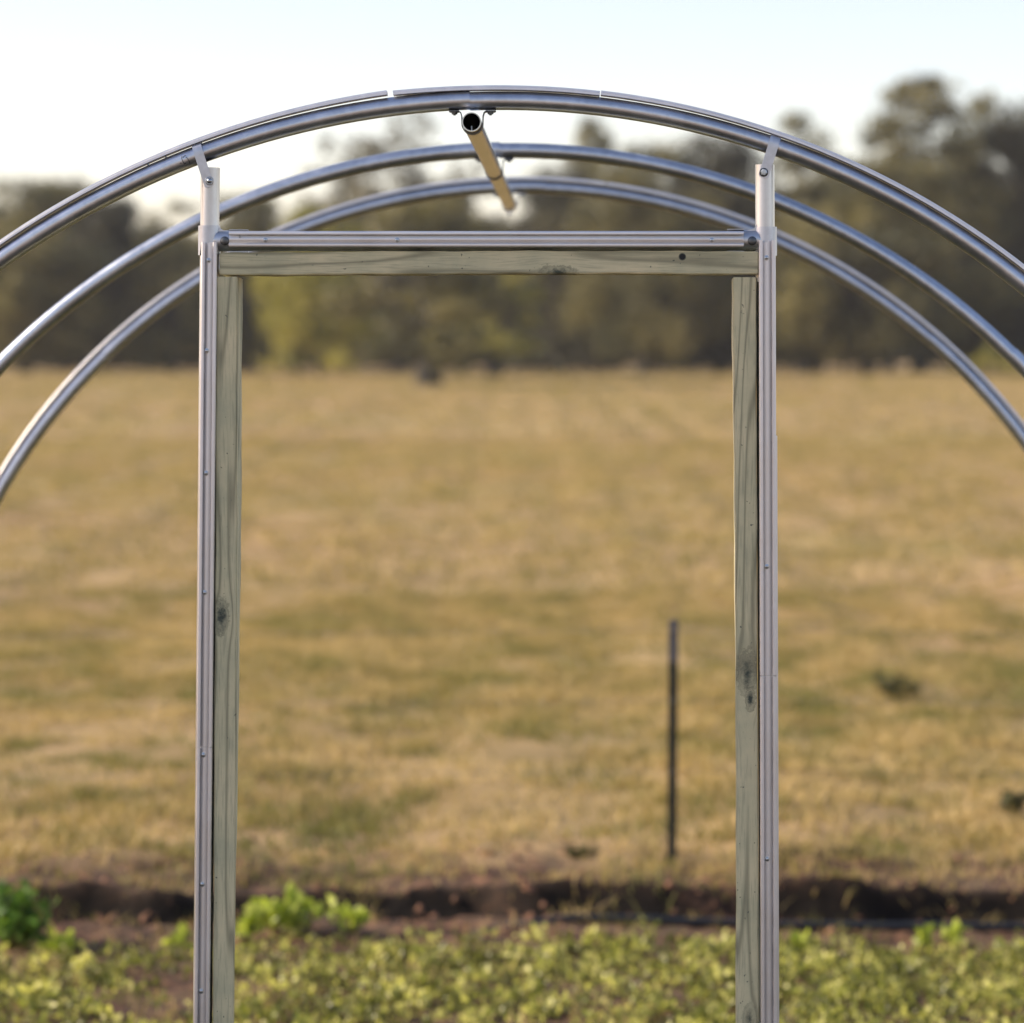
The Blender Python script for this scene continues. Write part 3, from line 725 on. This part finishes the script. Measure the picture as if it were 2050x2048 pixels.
parts = [blades(15000, 11.65, 26, 16, .055, .009, 21, lambda x, y: np.clip((y - 11.7) / .7, .15, 1)),
         blades(11000, 26, 62, 10, .07, .022, 22, None, .10, 3, .22), blades(9000, 62, 150, 6, .09, .06, 23, None, .18, 5, .05),
         blades(1500, 7.0, 11.0, 9, .06, .005, 25, None, .04, 1.6, .5),
         blades(1100, 11.22, 12.2, 12, .055, .006, 24, None, .05, 1.6, .45)]
o_ = 0; VV = []; FF = []; TT = []
for V, fc_, tn in parts: VV.append(V); FF.append(fc_ + o_); TT.append(tn); o_ += len(V)
tag(np_mesh('dry_grass', np.concatenate(VV), np.concatenate(FF), M['grass'], np.concatenate(TT)), 'dry tan and green grass tufts covering the pasture', 'grass', None, 'stuff')

# ------------------------------------------------------------------ soil clods (uncountable)
r_ = np.random.default_rng(77); Nc = 1500
cx_ = r_.uniform(-4, 4, Nc); cy_ = r_.uniform(10.4, 12.3, Nc); cy_ = np.where(r_.random(Nc) < .4, bank_y(cx_) + r_.normal(-.12, .12, Nc), cy_)
cs = np.abs(r_.normal(0, .009, Nc)) + .003; base = np.array([[1, 0, 0], [-1, 0, 0], [0, 1, 0], [0, -1, 0], [0, 0, 1], [0, 0, -1]], float)
V = base[None] * (cs[:, None, None] * r_.uniform(.5, 1.3, (Nc, 6, 1))) + r_.normal(0, .25, (Nc, 6, 3)) * cs[:, None, None]
V += np.stack([cx_, cy_, ground_z(cx_, cy_) + cs * .2], -1)[:, None]
k = np.arange(Nc)[:, None] * 6
fc_ = np.stack([k + q for q in ([0, 2, 4], [2, 1, 4], [1, 3, 4], [3, 0, 4], [2, 0, 5], [1, 2, 5], [3, 1, 5], [0, 3, 5])], 1).reshape(-1, 3)
tag(np_mesh('soil_clods', V.reshape(-1, 3), fc_, plain('clod_soil', (.17, .085, .05), .95, .5, 6)), 'crumbled reddish clods strewn over the dug soil', 'soil clods', None, 'stuff')

# ------------------------------------------------------------------ leafy weeds
def leaf_shapes(C, D, Sz, wid, r_, cup=.25):
    """C base point (n,3), D direction (n,3) unit, Sz length: 2 folded halves, pointed-oval leaf of 2 quads per half"""
    n = len(C); up = r_.normal(size=(n, 3)); s = np.cross(D, up); s /= np.linalg.norm(s, axis=1)[:, None]; nn = np.cross(s, D)
    def pt(a, b_, c_): return C + D * (Sz * a)[:, None] + s * (Sz * wid * b_)[:, None] + nn * (Sz * c_)[:, None]
    c0 = pt(0, 0, 0); m1 = pt(.5, 0, .05); tip = pt(1.0, 0, -.12)
    l1 = pt(.28, .5, cup * .5); l2 = pt(.72, .46, cup * .4); r1 = pt(.28, -.5, cup * .5); r2 = pt(.72, -.46, cup * .4)
    V = np.stack([c0, m1, tip, l1, l2, r1, r2], 1).reshape(-1, 3); k = np.arange(n)[:, None] * 7
    fc_ = np.stack([k + [0, 1, 4, 3], k + [1, 2, 2, 4], k + [0, 5, 6, 1], k + [1, 6, 2, 2]], 1).reshape(-1, 4)
    # keep all faces as true quads
    fc_ = np.stack([k + [0, 1, 4, 3], k + [0, 5, 6, 1]], 1).reshape(-1, 4)
    tri = np.stack([k + [1, 2, 4], k + [1, 6, 2]], 1).reshape(-1, 3)
    return V, fc_, tri
def np_mesh_mixed(name, V, quads, tris, mat, tq, tt_, parent=None):
    me = bpy.data.meshes.new(name)
    me.vertices.add(len(V)); me.vertices.foreach_set('co', V.astype(np.float32).ravel())
    li = np.concatenate([quads.ravel(), tris.ravel()]).astype(np.int32); me.loops.add(len(li)); me.loops.foreach_set('vertex_index', li)
    nq, n3 = len(quads), len(tris); me.polygons.add(nq + n3)
    me.polygons.foreach_set('loop_start', np.concatenate([np.arange(nq) * 4, nq * 4 + np.arange(n3) * 3]).astype(np.int32))
    me.polygons.foreach_set('loop_total', np.concatenate([np.full(nq, 4), np.full(n3, 3)]).astype(np.int32))
    me.polygons.foreach_set('use_smooth', np.ones(nq + n3, dtype=bool)); me.update(calc_edges=True)
    a = me.attributes.new('tint', 'FLOAT', 'FACE'); a.data.foreach_set('value', np.concatenate([tq, tt_]).astype(np.float32))
    me.materials.append(mat); o = bpy.data.objects.new(name, me); col.objects.link(o)
    if parent: o.parent = parent
    return o
r_ = np.random.default_rng(31)
N = 15000                                         # low rosettes
wx = r_.uniform(-3.6, 3.6, N); wy = r_.uniform(6.6, 10.95, N)
den = vnoise(wx, wy, .35, 41) * .55 + vnoise(wx, wy, .9, 42) * .45
edge_y = 10.55 + .25 * (vnoise(wx, wx * 0, .5, 43) - .5)
keep = (den + r_.normal(0, .13, N) > .33) & (wy < edge_y + r_.normal(0, .05, N)); wx, wy, den = wx[keep], wy[keep], den[keep]; n = len(wx)
per = 9; m_ = n * per
bx = np.repeat(wx, per) + r_.normal(0, .018, m_); by = np.repeat(wy, per) + r_.normal(0, .018, m_)
hh_ = np.repeat(.006 + .075 * den ** 1.5 * r_.uniform(.4, 1.2, n), per) * r_.uniform(.15, 1.1, m_)
bz = ground_z(bx, by) + hh_
a = r_.uniform(0, 2 * np.pi, m_); el_ = r_.uniform(.05, 1.25, m_)
D = np.stack([np.cos(a) * np.cos(el_), np.sin(a) * np.cos(el_), np.sin(el_)], -1)
Sz = r_.uniform(.009, .029, m_) * np.repeat(r_.uniform(.7, 1.3, n), per)
tn = np.clip(np.repeat(r_.normal(.44, .32, n), per) + r_.normal(0, .12, m_), 0, 1)
# taller plants standing out of the carpet
n2_ = 380; per2 = 16; qx = r_.uniform(-3.6, 3.6, n2_); qy = r_.uniform(6.6, 10.5, n2_); ph = r_.uniform(.02, .085, n2_) ; m2_ = n2_ * per2
b2x = np.repeat(qx, per2) + r_.normal(0, .016, m2_); b2y = np.repeat(qy, per2) + r_.normal(0, .016, m2_); b2z = ground_z(b2x, b2y) + np.repeat(ph, per2) * r_.uniform(.25, 1.1, m2_)
a = r_.uniform(0, 2 * np.pi, m2_); el_ = r_.uniform(-.1, 1.3, m2_)
D = np.concatenate([D, np.stack([np.cos(a) * np.cos(el_), np.sin(a) * np.cos(el_), np.sin(el_)], -1)])
Sz = np.concatenate([Sz, r_.uniform(.014, .034, m2_)]); tn = np.concatenate([tn, np.clip(np.repeat(r_.normal(.7, .2, n2_), per2) + r_.normal(0, .1, m2_), 0, 1)])
V, q4, t3 = leaf_shapes(np.concatenate([np.stack([bx, by, bz], -1), np.stack([b2x, b2y, b2z], -1)]), D, Sz, .58, r_)
tag(np_mesh_mixed('ground_weeds', V, q4, t3, M['weed'], np.repeat(tn, 2), np.repeat(tn, 2)), 'low carpet of small round-leaved green weeds on brown soil', 'weeds', None, 'stuff')

def leafy_plant(name, px, basepy, hpx, wpx, nst, nleaf, lsz, mat, label, seed, group, cat='plant'):
    """a plant of several stems carrying oval leaves"""
    r_ = np.random.default_rng(seed); d = EYE * F / (basepy - HOR)
    if basepy < 1760: d = (EYE - float(ground_z(0, 14))) * F / (basepy - HOR)
    x = (px - 1025) / F * d; d0 = d; gz = float(ground_z(x, d)); H = hpx / F * d; W = wpx / F * d
    root = empty(name, (x, d, gz)); tag(root, label, cat, group)
    mb = MB(); C = []; D = []
    for i in range(nst):
        a = r_.uniform(0, 2 * math.pi); rad = W / 2 * math.sqrt(r_.random()) * .8; h = H * r_.uniform(.45, .92) * (1 - .35 * rad / (W / 2))
        e = Vector((rad * math.cos(a), rad * math.sin(a), h)); s0 = Vector((e.x * .15, e.y * .15, -.01)); mid = s0.lerp(e, .5) + Vector((e.x * .1, e.y * .1, 0))
        mb.tube([s0, mid, e], [.0035, .0028, .0015], 5)
        for j in range(nleaf):
            f_ = .35 + .65 * (j + r_.random()) / nleaf; q = s0.lerp(e, f_); C.append(q); aa = r_.uniform(0, 2 * math.pi); ee = r_.uniform(-.1, 1.1)
            D.append((math.cos(aa) * math.cos(ee), math.sin(aa) * math.cos(ee), math.sin(ee)))
    mb.build('stem', M['weed'], root)
    C = np.array(C); D = np.array(D); Sz = lsz * r_.uniform(.6, 1.25, len(C))
    V, q4, t3 = leaf_shapes(C, D, Sz, .58, r_); tn = np.clip(r_.normal(.55, .2, len(C)), 0, 1)
    np_mesh_mixed('foliage', V, q4, t3, mat, np.repeat(tn, 2), np.repeat(tn, 2), root)
    return root
G = 'leafy weeds standing above the ground cover'
leafy_plant('leafy_plant', 30, 1885, 165, 190, 26, 9, .050, M['weed_dark'], 'big dark green leafy plant cut off by the lower left edge', 51, G)
leafy_plant('leafy_plant', 570, 1880, 108, 190, 13, 6, .060, M['weed_bright'], 'bright yellow-green broad-leaved plant just right of the left jamb, with backlit leaves', 52, G)
leafy_plant('leafy_plant', 692, 1880, 80, 76, 5, 5, .056, M['weed_bright'], 'small upright bright plant right of the broad-leaved one, against the dark soil bank', 53, G)
leafy_plant('leafy_plant', 492, 1885, 80, 70, 6, 5, .054, M['weed_bright'], 'short bright plant touching the right edge of the left jamb', 54, G)
leafy_plant('leafy_plant', 358, 1885, 60, 70, 5, 5, .042, M['weed_bright'], 'small bright plant just left of the left doorway post', 55, G)
leafy_plant('leafy_plant', 1608, 1905, 50, 60, 5, 5, .042, M['weed_bright'], 'small bright plant just right of the right doorway post below the black pipe', 56, G)
leafy_plant('leafy_plant', 1850, 1890, 66, 50, 5, 5, .044, M['weed_bright'], 'bright upright plant before the black pipe, the one nearer the doorway', 57, G)
leafy_plant('leafy_plant', 1912, 1878, 60, 60, 5, 5, .042, M['weed_bright'], 'bright forked plant before the black pipe, the one nearer the right edge', 58, G)
leafy_plant('leafy_plant', 110, 1905, 75, 80, 8, 6, .040, M['weed_bright'], 'yellow-green plant at the foot of the big dark plant in the lower left', 59, G)
G2 = 'dark clumps dotted about the pasture'
leafy_plant('dark_clump', 1800, 1405, 80, 150, 22, 8, .036, M['bush_dark'], 'biggest dark clump in the pasture, right of the right doorway post', 61, G2, 'weed clump')
leafy_plant('dark_clump', 1160, 1712, 40, 110, 12, 6, .024, M['bush_dark'], 'dark clump left of the steel fence post foot', 62, G2, 'weed clump')
leafy_plant('dark_clump', 2030, 1640, 60, 80, 16, 8, .032, M['bush_dark'], 'dark clump by the right edge below the biggest one', 63, G2, 'weed clump')
leafy_plant('dark_clump', 1715, 1722, 26, 110, 16, 8, .026, M['bush_dark'], 'flat dark clump at the pasture edge right of the doorway', 64, G2, 'weed clump')

# ------------------------------------------------------------------ wire fence and irrigation pipe
dF = 11.8
fx = (1345 - 1025) / F * dF; gz = float(ground_z(fx, dF))
fence = empty('wire_fence', (fx, dF, gz)); tag(fence, 'thin wire fence with one dark steel post across the pasture edge', 'fence')
def tpost(x, y, H, top=True, wd=.034):
    mb = MB(); T_ = [(-wd / 2, 0), (wd / 2, 0), (wd / 2, .004), (.003, .004), (.003, .026), (-.003, .026), (-.003, .004), (-wd / 2, .004)]
    z0 = float(ground_z(fx + x, dF + y)) - gz - .05; zs = H
    lean = .006
    mb.rings([[Vector((x + a + lean * (z / H), y + b_, z)) for a, b_ in T_] for z in (z0, zs * .83)], True, True)
    for k in range(14):
        z = .1 + k * (zs * .7) / 14; mb.box((x + lean * z / H, y - .003, z), (.009, .006, .012))
    po = mb.build('steel_post', M['tpost'], fence, smooth=False)
    mb = MB(); mb.rings([[Vector((x + a + lean * (z / H), y + b_, z)) for a, b_ in T_] for z in (zs * .83 + .0005, zs)], True, True)
    mb.build('painted_top', M['tpost_top'], po, smooth=False)
tpost(0, 0, .92)
tpost(-4.2, .15, .93); tpost(4.3, .1, .93)
for z in (.88, .62, .36):
    mb = MB(); pts = []
    for i in range(81):
        x = -9 + 18 * i / 80; sag = .018 * math.sin((x / 4.2) * math.pi) ** 2
        pts.append((x, -.004, z - sag + .003 * math.sin(x * 3)))
    mb.tube(pts, .0013, 5)
    for i in range(0, 110):
        x = -8.8 + i * .16; mb.tube([(x - .004, -.006, z - .010 - .018 * math.sin((x / 4.2) * math.pi) ** 2), (x + .004, -.003, z + .010 - .018 * math.sin((x / 4.2) * math.pi) ** 2)], .001, 4)
    mb.build('wire', M['wire'], fence)

mb = MB(); pts = []
for i in range(90):
    x = -.15 + i * .05; y = 10.86 + .05 * math.sin(x * .9) - .03 * x * .3 + .01 * math.sin(x * 3.1)
    z = float(ground_z(x, y)); z2 = max(float(ground_z(x, y + .03)), float(ground_z(x, y - .03)), z)
    pts.append((x, y, z2 + .020))
pts = [(p_[0], p_[1], sum(q[2] for q in pts[max(0, i - 4):i + 5]) / len(pts[max(0, i - 4):i + 5])) for i, p_ in enumerate(pts)]
pts = [(q[0], q[1], q[2] - .05 * max(0, 1 - i / 7)) for i, q in enumerate(pts)]
mb.tube(pts, .0145, 12)
o = mb.build('irrigation_pipe', M['black_poly'])
tag(o, 'black irrigation pipe lying across the bare soil behind the right doorway post', 'pipe')

# ------------------------------------------------------------------ haze in the evening air
mb = MB(); mb.box((0, 330, 19), (640, 860, 42))
hm = bpy.data.materials.new('evening_haze'); hm.use_nodes = True; hn = hm.node_tree; hn.nodes.clear()
ho = hn.nodes.new('ShaderNodeOutputMaterial'); hv = hn.nodes.new('ShaderNodeVolumePrincipled')
hv.inputs['Color'].default_value = (.92, .92, .94, 1); hv.inputs['Density'].default_value = .00025; hv.inputs['Anisotropy'].default_value = .2
hn.links.new(hv.outputs[0], ho.inputs['Volume'])
tag(mb.build('haze', hm, smooth=False), 'thin pale haze over the pasture and the far trees', 'haze', None, 'stuff')
